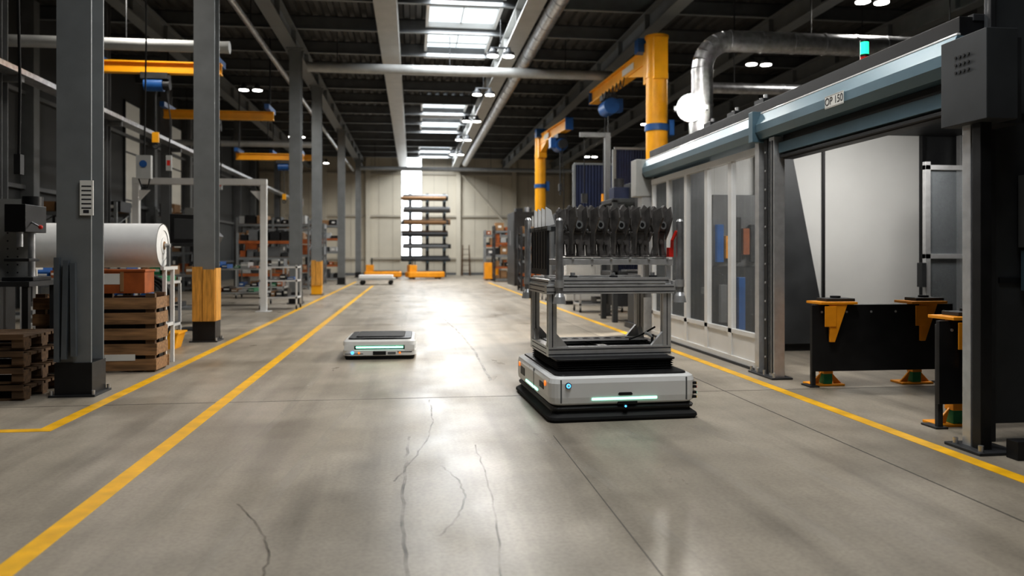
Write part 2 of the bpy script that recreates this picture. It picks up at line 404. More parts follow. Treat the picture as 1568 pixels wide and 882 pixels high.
b.cyl((-.88,0,1.41),(-.81,0,1.41),.025,'alu'); b.cyl((.657,0,1.41),(.72,0,1.41),.025,'alu'); b.box(-.86,.70,-.02,.02,.45,.49,'white_paint')
b.done()
b=B('foam_roll',(-3.68,9.75,1.41))
n=36
b.cyl((-.72,0,0),(.72,0,0),.262,'foam',n=n,cap=False)
for xx,s in ((.72,1),(-.72,-1)):
    for i,(r0,r1) in enumerate(((.262,.25),(.25,.18),(.18,.1),(.1,.055))):
        d=[0,.008,.004,.01][i]*s
        b.cyl((xx,0,0),(xx+d,0,0),r0,'foam',r1,n=n,cap=False)
b.cyl((.71,0,0),(.732,0,0),.1,'foam',n=n); b.cyl((.71,0,0),(.736,0,0),.05,'cardboard',n=20)
b.done()
def trolley(name,o,W,D,H,shelves,k='white_paint',rz=0,load=True):
    b=B(name,o,rz)
    for sx in(-1,1):
        for sy in(-1,1):
            x=sx*(W/2-.02);y=sy*(D/2-.02)
            b.box(x-.02,x+.02,y-.02,y+.02,.12,H,k)
            b.cyl((x-.015,y,.05),(x+.015,y,.05),.05,'rubber',n=14); b.box(x-.022,x+.022,y-.02,y+.02,.06,.12,'galv')
    for z in shelves:
        b.box(-W/2,W/2,-D/2,-D/2+.04,z-.04,z,k); b.box(-W/2,W/2,D/2-.04,D/2,z-.04,z,k)
        b.box(-W/2,-W/2+.04,-D/2,D/2,z-.04,z,k); b.box(W/2-.04,W/2,-D/2,D/2,z-.04,z,k)
        b.box(-W/2+.02,W/2-.02,-D/2+.02,D/2-.02,z-.015,z+.005,'midgrey')
        if load:
            x=-W/2+.1
            while x<W/2-.12:
                w=random.uniform(.08,.2);h=random.uniform(.05,.2)
                if random.random()<.75:
                    kk=random.choice(['cardboard','darkgrey','blue_paint','steel_light','rust_box','midgrey','green','black'])
                    b.box(x,min(x+w,W/2-.05),-D/2+.08,D/2-.1,z+.005,z+h,kk); b.box(x+.01,min(x+w,W/2-.05)-.01,-D/2+.075,-D/2+.08,z+h*.4,z+h*.7,'paper')
                x+=w+.04
    return b.done()
trolley('tool_trolley',(-3.85,12.3,0),.5,.9,.95,(.25,.9))
b=B('yellow_parts_bin',(-3.45,11.35,0))
b.loft([rrect(.2,.16,.02,0),rrect(.25,.2,.02,.2),rrect(.27,.22,.02,.21),rrect(.27,.22,.02,.23)],'yellow_paint'); b.done()
b=B('hose_reel',(-3.42,10.6,0)); b.box(-.2,.2,-.15,.15,0,.03,'steel_dark'); b.box(-.03,.03,.08,.14,.03,1.0,'steel_dark')
for r in (.2,.24,.28): b.torus((0,0,.75),r,.018,'rubber'); b.torus((0,.035,.75),r,.018,'rubber')
b.cyl((0,-.06,.75),(0,.12,.75),.07,'blue_paint'); b.tube([(.26,0,.7),(.3,0,.4),(.2,-.05,.1),(.0,-.2,.03)],.015,'rubber'); b.done()

b=B('pegboard_workbench',(-4.7,8.66,0))
b.box(-1.0,.9,-.35,.35,.98,1.03,'darkgrey'); 
for x in(-.95,.85):
    for y in(-.3,.3): b.box(x-.03,x+.03,y-.03,y+.03,0,.98,'steel_dark')
b.box(-1.0,.3,-.3,.3,.45,.98,'midgrey')
for i in range(3): b.box(-.95+.42*i,-.57+.42*i,-.312,-.3,.5,.94,'steel_paint_grey'); b.box(-.83+.42*i,-.69+.42*i,-.33,-.312,.88,.9,'alu')
b.box(-1,.62,.3,.33,1.03,1.9,'steel_light')
for i in range(15):
    for j in range(9): b.box(-.92+i*.1,-.905+i*.1,.297,.3,1.1+j*.085,1.115+j*.085,'ink')
b.done()
b=B('drill_press',(-3.98,8.66,1.031))
b.box(-.15,.15,-.2,.2,0,.04,'steel_dark'); b.cyl((0,.1,.04),(0,.1,.8),.035,'galv'); b.box(-.1,.1,-.25,.2,.5,.78,'black'); b.cyl((0,-.15,.5),(0,-.15,.35),.03,'galv')
b.box(-.12,.12,-.22,.0,.2,.23,'steel_dark'); b.cyl((0,.12,.78),(0,.12,.88),.1,'black'); b.tube([(.1,-.12,.6),(.22,-.2,.55)],.01,'galv',6); b.sphere((.22,-.2,.55),.022,'red'); b.done(.005)
b=B('spool_machine',(-4.95,9.75,0))
b.box(-.35,.2,-.3,.3,0,1.1,'steel_dark'); b.cyl((.22,0,1.35),(-.2,0,1.35),.28,'black',n=28); b.cyl((.24,0,1.35),(.22,0,1.35),.3,'steel_dark',n=28); b.box(-.3,-.2,-.1,.1,1.1,1.4,'steel_dark')
b.done(.005)

# ---------------------------------------------------------------- left bay
trolley('assembly_trolley',(-3.16,19.3,0),.88,.7,1.05,(.3,.7,1.02))
trolley('workbench',(-4.5,20.8,0),1.6,.8,1.0,(.35,.95),'steel_light')
trolley('workbench',(-4.6,15.6,0),1.4,.7,.95,(.3,.92),'steel_paint_grey')
trolley('workbench',(-6.4,16.6,0),1.8,.8,1.0,(.4,.95),'steel_paint_grey')
trolley('workbench',(-5.8,12.7,0),1.6,.8,1.0,(.4,.95),'steel_light')
trolley('workbench',(-4.5,24.2,0),1.4,.8,1.0,(.35,.95),'steel_light')
def rack(name,o,W,D,H,levels,rz=0,post='blue_paint'):
    b=B(name,o,rz)
    for x in (-W/2,0,W/2):
        for y in (-D/2,D/2): b.box(x-.035,x+.035,y-.035,y+.035,0,H,post)
        for j in range(int(H/.6)):
            b.cyl((x,-D/2,.2+j*.6),(x,D/2,.5+j*.6),.012,post,n=6)
    for i in range(levels):
        z=.15+i*(H-.4)/(levels-1)
        for y in (-D/2,D/2): b.box(-W/2,W/2,y-.02,y+.02,z-.09,z,'rust_box' if i%2 else 'steel_paint_grey')
        b.box(-W/2,W/2,-D/2,D/2,z,z+.015,'wood_dark')
        x=-W/2+.06
        while x<W/2-.2:
            w=random.uniform(.15,.42);h=random.uniform(.12,min(.45,(H-.4)/(levels-1)-.15))
            if random.random()<.9:
                kk=random.choice(['cardboard','darkgrey','rust_box','midgrey','steel_light','black','wood','black','steel_dark'])
                b.box(x,x+w,-D/2+.08,D/2-.08,z+.015,z+.015+h,kk)
                if random.random()<.4: b.box(x+w*.3,x+w*.7,-D/2+.075,-D/2+.08,z+h*.4,z+h*.7,'paper')
                if kk!='wood': b.box(x-.005,x+w+.005,-D/2+.076,D/2-.076,z+h-.01,z+h+.02,kk)
            x+=w+.05
    return b.done()
rack('storage_rack',(-5.2,30.5,0),2.6,.9,2.7,5,post='steel_paint_grey')
rack('storage_rack',(-5.2,35.5,0),2.6,.9,2.7,5,post='steel_paint_grey')
rack('storage_rack',(-8.13,20.6,0),1.8,.9,2.6,5,post='steel_paint_grey')
rack('storage_rack',(-4.6,39.5,0),2.0,.9,3.0,5,post='steel_paint_grey')
rack('storage_rack',(-8.13,29.5,0),1.8,.9,2.9,5,post='steel_paint_grey')
rack('storage_rack',(-4.75,26.6,0),1.8,.8,2.0,4,post='steel_paint_grey')
b=B('portal_frame',(-4.75,18.3,0)); W=1.38
for s in(-1,1):
    b.box(s*W-.07,s*W+.07,-.07,.07,0,2.9,'white_paint'); b.box(s*W-.16,s*W+.16,-.16,.16,0,.02,'white_paint')
    b.prism([(s*(W-.07),2.75),(s*(W-.3),2.75),(s*(W-.07),2.5)],'y',-.02,.02,'white_paint')
b.box(-W-.07,W+.07,-.08,.08,2.88,3.02,'white_paint')
b.cyl((0,0,2.88),(0,0,2.1),.008,'steel_dark',n=6); b.box(-.06,.06,-.06,.06,2.0,2.2,'blue_paint'); b.done(.006)
b=B('hooded_control_station',(-3.75,14.1,0))
b.cyl((0,0,.02),(0,0,1.5),.04,'steel_dark'); b.box(-.25,.25,-.25,.25,0,.03,'steel_dark')
b.prism([(-.35,1.5),(.35,1.5),(.42,1.62),(.1,1.98),(-.35,2.0)],'y',-.25,.25,'black'); b.prism([(-.28,1.56),(.3,1.56),(.1,1.9),(-.28,1.92)],'y',-.262,-.25,'darkgrey'); b.box(-.3,.3,-.3,-.2,1.44,1.5,'steel_dark'); b.done(.006)
def bridge_crane(x0,x1,y,z,hx):
    b=B('overhead_crane_beam',(0,y,z))
    b.box(x0,x1,-.09,.09,0,.03,'yellow_paint'); b.box(x0,x1,-.02,.02,.03,.2,'yellow_paint'); b.box(x0,x1,-.09,.09,.2,.23,'yellow_paint')
    for s in(x0+.1,x1-.1): 
        b.box(s-.06,s+.06,-.5,.5,.23,.36,'blue_paint')
    b.cyl((x0+.1,0,.36),(x0+.1,0,7.2-z),.02,'steel_dark',n=6); b.cyl((x1-.1,0,.36),(x1-.1,0,7.2-z),.02,'steel_dark',n=6)
    b.box(hx-.25,hx+.25,-.12,.12,-.12,-.0,'steel_dark'); b.cyl((hx-.2,0,-.22),(hx+.15,0,-.22),.13,'blue_paint'); b.cyl((hx+.15,0,-.22),(hx+.27,0,-.22),.1,'steel_dark')
    b.cyl((hx,0,-.3),(hx,0,-1.15),.012,'steel_dark',n=6); b.box(hx-.06,hx+.06,-.03,.03,-1.35,-1.15,'yellow_paint'); b.torus((hx,0,-1.42),.05,.014,'steel_dark')
    b.tube([(hx+.2,0,-.3),(hx+.28,0,-.9),(hx+.25,0,-1.6)],.012,'rubber',6); b.box(hx+.2,hx+.3,-.03,.03,-1.9,-1.6,'steel_light'); b.box(hx+.22,hx+.28,-.035,-.03,-1.8,-1.7,'red')
    b.done()
bridge_crane(-6.2,-3.75,16,4.85,-5.0); bridge_crane(-6.6,-3.75,21.8,4.95,-5.4); bridge_crane(-6.0,-3.75,27.6,4.55,-4.4); bridge_crane(-5.8,-3.75,33,5.2,-4.8)
for y in (9.5,14,18.5,23,27.5,32,41):
    b=B('bay_post',(-6.9,y,0)); b.box(-.12,.12,-.1,-.085,0,7.2,'midgrey'); b.box(-.12,.12,.085,.1,0,7.2,'midgrey'); b.box(-.01,.01,-.085,.085,0,7.2,'midgrey'); b.box(-.2,.2,-.2,.2,0,.02,'steel_dark')
    b.box(-.12,.4,-.05,.05,4.2,4.3,'midgrey'); b.done()
b=B('cable_tray'); b.box(-6.75,-6.45,6,46,4.31,4.33,'galv'); b.box(-6.75,-6.73,6,46,4.33,4.4,'galv'); b.box(-6.47,-6.45,6,46,4.33,4.4,'galv')
b.tube([(-6.6,6,4.36),(-6.58,46,4.36)],.03,'rubber',8); b.done()
b=B('hanging_cable'); b.tube([(-3.9,8.3,7.2),(-3.92,8.3,5),(-3.88,8.3,3),(-3.9,8.32,2.3)],.014,'rubber',8); b.box(-3.93,-3.87,8.28,8.36,2.1,2.3,'steel_dark'); b.done()
b=B('hanging_cable'); b.tube([(-4.55,14,7.2),(-4.53,14,5),(-4.56,14,2.9)],.014,'rubber',8); b.box(-4.68,-4.44,13.95,14.05,2.6,3.0,'steel_light'); b.cyl((-4.56,13.93,2.85),(-4.56,13.95,2.85),.06,'blue_paint'); b.tube([(-4.65,14,2.6),(-4.6,14,2.45),(-4.5,14,2.45),(-4.47,14,2.6)],.012,'rubber',6); b.done()
b=B('machine_tool',(-7.9,11.4,0)); b.box(-.8,.8,-.7,.7,0,1.1,'darkgrey'); b.prism([(-.8,1.1),(.8,1.1),(.8,1.9),(.3,2.1),(-.8,2.1)],'y',-.6,.6,'midgrey'); b.box(-.5,.5,-.62,-.6,1.2,1.8,'steel_dark'); b.box(.85,1.05,-.6,-.4,1.0,1.5,'black'); b.box(.8,.85,-.55,-.45,1.1,1.3,'steel_dark'); b.done(.01)

# far items
b=B('cantilever_rack',(.75,46.2,0))
for xx in (-.9,0.1,1.1): 
    b.box(xx-.09,xx+.09,-.09,.09,0,4.9,'midgrey'); b.box(xx-.1,xx+.1,-.8,.3,0,.15,'midgrey')
for z in (.85,1.6,2.3,3.0,3.7,4.4):
    for xx in (-.9,.1,1.1): b.prism([(-.09,z),(-1.0,z+.06),(-1.0,z),( -.09,z-.1)],'x',xx-.04,xx+.04,'bluegrey')
    q=-.95
    while q<-.15:
        r=random.uniform(.10,.19); b.cyl((-1.35+random.uniform(-.1,.1),q+r,z+.06+r),(1.45+random.uniform(-.3,.1),q+r,z+.06+r),r,random.choice(['cardboard','darkgrey','steel_dark','wood_dark','midgrey']),n=10); q+=2*r+.02
b.done()
def tugger(name,o,rz=0):
    b=B(name,o,rz)
    b.loft([rrect(.95,.45,.1,.08),rrect(1.0,.5,.12,.12),rrect(1.0,.5,.12,.34),rrect(.94,.44,.1,.4)],'orange_yellow')
    for x in(-.7,.7):
        for y in(-.4,.4): b.cyl((x,y-.06,.1),(x,y+.06,.1),.1,'rubber',n=16)
    b.box(-.9,-.5,-.35,.35,.4,.75,'orange_yellow'); b.box(-.5,.9,-.4,.4,.4,.44,'steel_dark'); b.tube([(-.6,-.3,.75),(-.6,-.3,1.1),(-.6,.3,1.1),(-.6,.3,.75)],.025,'steel_dark',8)
    return b.done(.01)
tugger('tow_vehicle',(-1.6,42.8,0)); tugger('tow_vehicle',(.65,42.0,0),.2)
b=B('flatbed_cart',(-1.55,34.3,0)); b.box(-.8,.8,-.5,.5,.2,.3,'steel_light'); b.box(-.75,.7,-.45,.45,.3,.42,'foam')
for x in(-.6,.6):
    for y in(-.4,.4): b.cyl((x,y-.03,.1),(x,y+.03,.1),.1,'rubber',n=14); b.box(x-.04,x+.04,y-.05,y+.05,.12,.2,'steel_dark')
b.done(.006)
b=B('step_ladder',(3.3,48.6,0))
for s in(-1,1): b.tube([(s*.25,-.4,0),(s*.2,0,1.9)],.03,'wood_dark',8); b.tube([(s*.25,.4,0),(s*.2,0,1.9)],.03,'wood_dark',8)
for i in range(5): z=.3+i*.33; b.box(-.23,.23,-.4*(1-z/1.9)-.05,-.4*(1-z/1.9)+.05,z,z+.03,'wood_dark')
b.done()

# ---------------------------------------------------------------- right mid-ground
def machine(name,o,W,D,H,k='darkgrey',k2='steel_dark'):
    b=B(name,o); b.box(-W/2,W/2,-D/2,D/2,0,.12,'black'); b.box(-W/2,W/2,-D/2,D/2,.12,H*.45,k); b.box(-W/2,W/2,-D/2+.1,D/2,H*.45,H,k)
    b.box(-W/2+.1,W/2-.1,-D/2+.085,-D/2+.1,H*.5,H*.9,k2); b.box(-W/2-.012,-W/2,-D/2+.2,D/2-.2,H*.5,H*.88,k2); b.box(-W/2-.03,-W/2-.012,-.02,.02,H*.55,H*.75,'alu')
    b.box(-W/2+.1,-W/2+.35,-D/2-.15,-D/2-.05,H*.5,H*.68,'midgrey'); b.box(-W/2+.12,-W/2+.33,-D/2-.155,-D/2-.15,H*.53,H*.65,'black'); b.box(-W/2+.2,-W/2+.25,-D/2-.06,-D/2+.1,H*.55,H*.6,'steel_dark')
    b.cyl((0,0,H),(0,0,H+.25),.15,'galv'); b.box(-W/2+.2,-W/2+.5,-.2,.4,H,H+.2,k2)
    for i in range(5): b.box(-W/2-.006,-W/2,-D/2+.2,D/2-.2,.2+.08*i,.23+.08*i,'black')
    return b.done(.008)
machine('machine_tool',(4.95,33.3,0),1.5,2.4,3.1,'steel_dark')
machine('machine_tool',(5.0,24.9,0),1.3,1.4,2.4,'midgrey')
machine('machine_tool',(8.5,27,0),2.2,3,3.2,'midgrey')
b=B('riveting_press',(4.3,13.3,0))
b.box(-.5,.45,-.4,.4,0,.1,'black'); b.box(-.45,.4,-.35,.35,.1,.9,'darkgrey'); b.box(-.45,.4,-.38,.36,.9,.96,'steel_dark')
b.box(.1,.4,-.25,.3,.96,2.5,'darkgrey'); b.box(-.35,.4,-.22,.25,2.0,2.5,'steel_dark'); b.cyl((-.15,0,2.5),(-.15,0,2.85),.13,'black'); b.cyl((-.15,0,2.0),(-.15,0,1.5),.08,'galv'); b.cyl((-.15,0,1.5),(-.15,0,1.35),.13,'steel_dark'); b.cyl((-.15,0,.96),(-.15,0,1.1),.17,'steel_dark')
for i in range(4): b.tube([(-.3+.08*i,-.22,2.4),(-.4+.1*i,-.3,2.75+.05*i),(.1+.05*i,-.1,3.0+.04*i),(.3,.1,2.6)],.018,'rubber',6)
b.box(-.42,-.22,-.3,-.22,2.15,2.4,'blue_paint'); b.cyl((.2,0,2.5),(.2,0,2.75),.09,'galv'); b.box(-.44,-.3,-.38,-.3,1.4,1.75,'midgrey'); b.cyl((-.37,-.34,.96),(-.37,-.34,1.4),.02,'alu')
b.done(.006)
b=B('guarded_press_frame',(4.4,15.0,0))
for sx in(-1,1):
    for sy in(-1,1): b.box(sx*.55-.05,sx*.55+.05,sy*.45-.05,sy*.45+.05,0,2.35,'darkgrey')
for z in(.9,2.3): b.box(-.6,.6,-.5,-.42,z,z+.08,'darkgrey'); b.box(-.6,.6,.42,.5,z,z+.08,'darkgrey'); b.box(-.6,-.5,-.45,.45,z,z+.08,'darkgrey'); b.box(.5,.6,-.45,.45,z,z+.08,'darkgrey')
b.box(-.5,.5,-.4,.4,.3,.9,'steel_dark'); b.box(-.3,.3,-.25,.25,1.6,2.3,'steel_dark'); b.cyl((0,0,1.2),(0,0,1.6),.12,'galv'); b.box(-.25,.25,-.2,.2,.9,1.0,'midgrey'); b.box(-.2,.5,-.3,.3,2.38,2.7,'darkgrey'); b.cyl((-.35,0,2.38),(-.35,0,2.8),.1,'steel_dark')
b.box(-.5,-.1,-.2,.2,2.38,2.62,'navy')
b.done(.006)
b=B('control_cabinet',(4.75,20.3,0)); b.box(-.8,.8,-.4,.4,.1,2.1,'white_paint'); b.box(-.8,.8,-.38,.38,0,.1,'black')
for x in(-.78,.02): b.box(x,x+.76,-.415,-.4,.13,2.07,'white_panel'); b.box(x+.66,x+.69,-.435,-.415,1,1.2,'black')
b.done(.006)
b=B('hoist_post',(4.12,16.2,0)); b.box(-.06,.06,-.06,.06,0,3.9,'midgrey'); b.box(-.15,.15,-.15,.15,0,.02,'steel_dark'); b.box(-.6,.06,-.04,.04,3.8,3.9,'midgrey'); b.cyl((-.5,0,3.8),(-.5,0,2.6),.01,'rubber',n=6); b.box(-.56,-.44,-.05,.05,2.4,2.6,'steel_dark'); b.done()
def screen(name,o,W,H0,H1):
    b=B(name,o)
    for s in(-1,1): b.box(s*W/2-.04,s*W/2+.04,-.04,.04,0,H1,'steel_paint_grey'); b.box(s*W/2-.15,s*W/2+.15,-.15,.15,0,.02,'steel_paint_grey')
    b.box(-W/2,W/2,-.03,.03,H1,H1+.06,'steel_paint_grey')
    n=24; vs=[]
    for i in range(n*4+1):
        x=-W/2+.04+(W-.08)*i/(n*4); y=.03*math.sin(i*math.pi/2*1.01); vs+=[(x,y,H0),(x,y,H1)]
    b.add(vs,[(2*i,2*i+2,2*i+3,2*i+1) for i in range(n*4)],'navy',True)
    b.done()
screen('welding_curtain',(6.0,22.9,0),2.4,.3,4.0); screen('welding_curtain',(5.7,18.4,0),1.7,.3,3.85)
rack('storage_rack',(4.75,37.5,0),1.7,.8,2.7,5,post='steel_dark')
rack('storage_rack',(4.6,41.2,0),1.6,.8,2.6,5,post='steel_paint_grey')
rack('storage_rack',(7.5,34.5,0),2.4,.8,3.0,5,post='steel_paint_grey')
rack('storage_rack',(4.35,27.9,0),1.0,.8,2.3,5,post='steel_dark')
trolley('parts_cart',(4.2,17.4,0),1.0,.7,.55,(.2,.5),'alu')
trolley('parts_cart',(4.25,21.9,0),1.1,.7,.75,(.25,.7),'alu')
b=B('pallet_truck',(3.95,39.5,0)); b.box(-.35,.35,-.6,.0,.08,.9,'orange_yellow'); b.box(-.3,-.1,0,1.1,.05,.12,'orange_yellow'); b.box(.1,.3,0,1.1,.05,.12,'orange_yellow'); b.tube([(0,-.5,.9),(0,-.9,1.3)],.03,'steel_dark'); b.cyl((-.06,-.4,.09),(.06,-.4,.09),.09,'rubber'); b.box(-.12,.12,-.95,-.88,1.25,1.35,'black'); b.done(.01)

# jib cranes
def jib(o,R,H,ang,L,drop=2.2):
    b=B('jib_crane',o)
    b.cyl((0,0,0),(0,0,.05),R*2,'yellow_paint',n=24)
    for i in range(8):
        a=i*math.pi/4; b.T=Matrix.Rotation(a,4,'Z'); b.prism([(R,.05),(R*1.9,.05),(R,.5)],'y',-.01,.01,'yellow_paint')
    b.T=Matrix.Identity(4)
    b.cyl((0,0,.05),(0,0,H),R,'yellow_paint',n=28); b.cyl((0,0,H),(0,0,H+.06),R*1.1,'yellow_paint',n=28)
    b.cyl((0,0,H-2.1),(0,0,H-1.95),R*1.12,'blue_paint',n=28); b.cyl((0,0,H-.9),(0,0,H-.8),R*1.06,'yellow_paint',n=28)
    b.box(R,R+.12,-.15,.15,H-2.2,H-1.85,'blue_paint'); b.box(-R-.1,-R,-.12,.12,H-3.6,H-3.2,'steel_light')
    b.T=Matrix.Rotation(ang,4,'Z')
    b.box(-R*1.2,R*1.9,-.16,.16,H-.95,H-.02,'yellow_paint')
    b.prism([(R*1.9,H-.1),(R*1.9,H-.75),(L*.38,H-.42),(L*.38,H-.1)],'y',-.1,.1,'yellow_paint')
    b.box(0,L,-.13,.13,H-.12,H-.08,'yellow_paint'); b.box(0,L,-.05,.05,H-.42,H-.12,'yellow_paint'); b.box(0,L,-.13,.13,H-.46,H-.42,'yellow_paint')
    b.box(L,L+.03,-.14,.14,H-.48,H-.06,'blue_paint')
    b.box(L*.25,L*.42,-.112,-.1,H-.36,H-.2,'paper'); b.box(L*.25,L*.42,.1,.112,H-.36,H-.2,'paper')
    b.box(R*1.6,R*1.6+.3,-.3,.3,H-.2,H+.12,'blue_paint')
    hx=L*.72
    b.box(hx-.3,hx+.3,-.16,.16,H-.62,H-.47,'steel_dark'); b.cyl((hx-.35,0,H-.84),(hx+.25,0,H-.84),.22,'blue_paint'); b.cyl((hx+.25,0,H-.84),(hx+.45,0,H-.84),.16,'steel_dark'); b.box(hx-.15,hx+.15,-.38,-.18,H-.95,H-.6,'blue_paint')
    b.cyl((hx,0,H-1.05),(hx,0,H-drop),.022,'steel_dark',n=6); b.box(hx-.08,hx+.08,-.05,.05,H-drop-.25,H-drop,'steel_dark'); b.torus((hx,0,H-drop-.33),.06,.018,'steel_dark')
    b.tube([(hx+.25,0,H-1.0),(hx+.3,.05,H-2),(hx+.28,.05,H-3.2)],.018,'rubber',6); b.box(hx+.23,hx+.33,0,.1,H-3.55,H-3.2,'orange_yellow')
    n=6
    for i in range(n):
        x0=L*.35+(hx-L*.35)*i/n;x1=L*.35+(hx-L*.35)*(i+1)/n
        b.tube([(x0,.17,H-.45),((x0*3+x1)/4,.17,H-.62),((x0+x1)/2,.17,H-.68),((x0+3*x1)/4,.17,H-.62),(x1,.17,H-.45)],.014,'rubber',6)
    b.T=Matrix.Identity(4); b.done()
jib((5.5,17.1,0),.245,6.2,math.radians(92),5.4,3.2)
jib((4.95,30.0,0),.21,6.0,math.radians(-86),4.2)

# ---------------------------------------------------------------- enclosure (production cell)
FX=3.82
b=B('production_cell')
def hdr(y0,y1,x0=FX-.14,x1=FX+.2):
    P=[(x0+.05,2.55),(x1,2.55),(x1,2.82),(x0+.06,2.82),(x0,2.70),(x0,2.62)]
    b.prism(P,'y',y0,y1,'bluegrey')
    b.box(x0+.06,x0+.09,y0,y1,2.821,2.838,'white_paint')
hdr(4.95,8.02); hdr(8.12,12.2)
b.box(FX-.17,FX+.22,8.02,8.12,2.52,2.85,'bluegrey')
b.box(FX+.0,FX+.9,5.03,12.25,2.84,2.98,'black'); 
b.box(FX-.03,FX+.06,4.9,7.7,2.36,2.47,'bluegrey'); b.box(FX+.02,FX+.14,4.9,7.7,2.30,2.55,'black'); b.box(FX-.02,FX+.03,4.9,7.7,2.31,2.34,'steel_dark')
b.box(FX-.2,FX+.02,4.52,4.95,2.17,2.75,'darkgrey'); b.box(FX+.02,FX+.2,4.7,4.95,2.17,2.75,'steel_dark')
for i in range(4):
    for j in range(3): b.cyl((FX-.201,4.68+i*.04,2.62-j*.05),(FX-.207,4.68+i*.04,2.62-j*.05),.01,'black',n=8)
b.box(FX-.13,FX-.05,4.66,4.74,0,2.2,'black'); b.box(FX-.125,FX-.07,4.76,4.84,0,2.2,'alu'); b.box(FX-.02,FX+.03,4.76,4.84,0,2.2,'steel_dark')
b.box(FX-.2,FX+.1,4.58,4.92,0,.02,'steel_dark')
for p in ((-.16,4.62),(-.16,4.86),(.05,4.62)): b.cyl((FX+p[0],p[1],.02),(FX+p[0],p[1],.06),.018,'galv',n=6)
b.box(FX-.04,FX+.08,4.45,4.55,0,.12,'black')
b.box(FX-.07,FX+.05,7.72,7.84,0,2.54,'alu'); b.box(FX-.08,FX-.07,7.745,7.76,.05,2.5,'steel_dark'); b.box(FX-.08,FX-.07,7.80,7.815,.05,2.5,'steel_dark')
b.box(FX-.05,FX+.06,7.92,8.0,0,2.54,'steel_dark'); b.box(FX-.07,FX+.05,8.08,8.18,0,2.54,'alu')
for i in range(12): b.cyl((FX-.056,7.96,.2+i*.2),(FX-.05,7.96,.2+i*.2),.012,'alu',n=8)
b.box(FX-.13,FX+.1,7.64,8.22,0,.02,'steel_dark')
for yy in (7.66,7.88,8.04,8.2): b.cyl((FX-.1,yy,.02),(FX-.1,yy,.07),.016,'galv',n=6)
b.box(FX+.1,7.6,5.02,12.2,2.95,3.0,'steel_dark')
b.box(4.0,7.6,4.96,5.02,.12,3.4,'darkgrey'); b.box(3.98,4.02,4.93,4.96,0,3.4,'steel_dark')
for zz in (1.1,2.25): b.box(4.06,7.6,4.94,4.96,zz,zz+.04,'black')
b.box(7.55,7.6,5.02,12.2,0,1.0,'darkgrey'); b.box(7.55,7.6,5.02,12.2,2.6,3.0,'darkgrey'); b.box(7.56,7.58,5.02,12.2,1.0,2.6,'glass')
for yy in (6,7,8,8.8,9.4,9.9,11): b.box(7.5,7.56,yy-.04,yy+.04,0,2.95,'alu')
b.box(3.95,7.0,10.0,10.05,.08,2.95,'white_panel'); b.box(7.0,7.55,10.0,10.05,0,2.95,'steel_dark'); b.box(3.95,7.0,10.05,10.07,.08,2.95,'midgrey')
b.box(5.54,5.575,9.96,10.0,.1,2.95,'black'); b.box(6.98,7.04,9.93,10.0,0,2.95,'black'); b.box(3.95,7.5,9.93,10.0,0,.1,'black')
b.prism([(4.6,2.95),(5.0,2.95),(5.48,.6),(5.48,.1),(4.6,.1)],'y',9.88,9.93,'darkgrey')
# tool wall behind the acrylic doors
b.box(3.97,4.58,9.94,9.98,.1,1.15,'steel_dark'); b.box(3.97,4.58,9.94,9.98,1.15,2.1,'midgrey')
for i,(xx,zq,h,k) in enumerate(((4.0,1.2,.5,'blue_paint'),(4.12,1.25,.3,'orange_yellow'),(4.24,1.2,.6,'black'),(4.36,1.3,.35,'rust_box'),(4.47,1.2,.5,'steel_dark'),(4.05,.4,.5,'midgrey'),(4.3,.3,.7,'blue_paint'))): b.box(xx,xx+.09,9.86,9.94,zq,zq+h,k)
b.box(FX+.05,7.6,12.15,12.2,0,3.0,'darkgrey')
b.done(.004)
b=B('door_1',(6.62,8.9,0))
for z in (0.05,1.25,2.35): b.box(-.34,.6,-.03,.03,z,z+.06,'alu')
for x in(-.34,.2,.55): b.box(x,x+.07,-.03,.03,0,2.45,'alu')
b.box(-.27,.55,-.004,.004,.1,2.4,'glass'); b.box(-.40,-.34,-.05,.05,.9,1.2,'steel_dark'); b.done(.003)
b=B('assembly_fixture',(5.0,11.1,0)); b.box(-.6,.6,-.4,.4,.7,.8,'steel_paint_grey')
for sx in(-1,1):
    for sy in(-1,1): b.box(sx*.52-.05,sx*.52+.05,sy*.33-.05,sy*.33+.05,0,.7,'steel_dark')
for i in range(5): b.box(-.5+i*.22,-.38+i*.22,-.2,.2,.8,1.0+.12*(i%3),['orange_yellow','steel_dark','blue_paint','midgrey','steel_dark'][i]); b.cyl((-.44+i*.22,-.1,1.0+.12*(i%3)),(-.44+i*.22,-.1,1.3),.03,'galv')
b.box(-.6,-.52,-.05,.05,.8,2.2,'darkgrey'); b.box(.52,.6,-.05,.05,.8,2.2,'darkgrey'); b.box(-.6,.6,-.05,.05,2.2,2.3,'darkgrey'); b.done(.005)
b=B('acrylic_sliding_door')
y0,y1=8.24,12.1; x=FX+.02
b.box(x-.04,x+.04,y0,y1,.03,.09,'white_paint'); b.box(x-.012,x+.012,y0,y1,.09,.36,'white_paint'); b.box(x-.03,x+.03,y0,y1,.36,.41,'white_paint'); b.box(x-.04,x+.04,y0,y1,2.42,2.5,'white_paint')
n=5
for i in range(n+1): yy=y0+(y1-y0)*i/n; b.box(x-.03,x+.03,max(y0,yy-.05),min(y1,yy+.05),.09,2.42,'white_paint')
for i in range(n):
    a=y0+(y1-y0)*i/n+.05; c=y0+(y1-y0)*(i+1)/n-.05
    m=14; vs=[]
    for j in range(m+1):
        yy=a+(c-a)*j/m; xx=x+.010*math.sin(j*1.7+i); vs+=[(xx,yy,.41),(xx+.005*math.sin(j*3),yy,2.42)]
    b.add(vs,[(2*j,2*j+2,2*j+3,2*j+1) for j in range(m)],'vinyl',True)
b.box(x-.06,x+.06,y0,y1,0,.03,'steel_dark'); b.done()
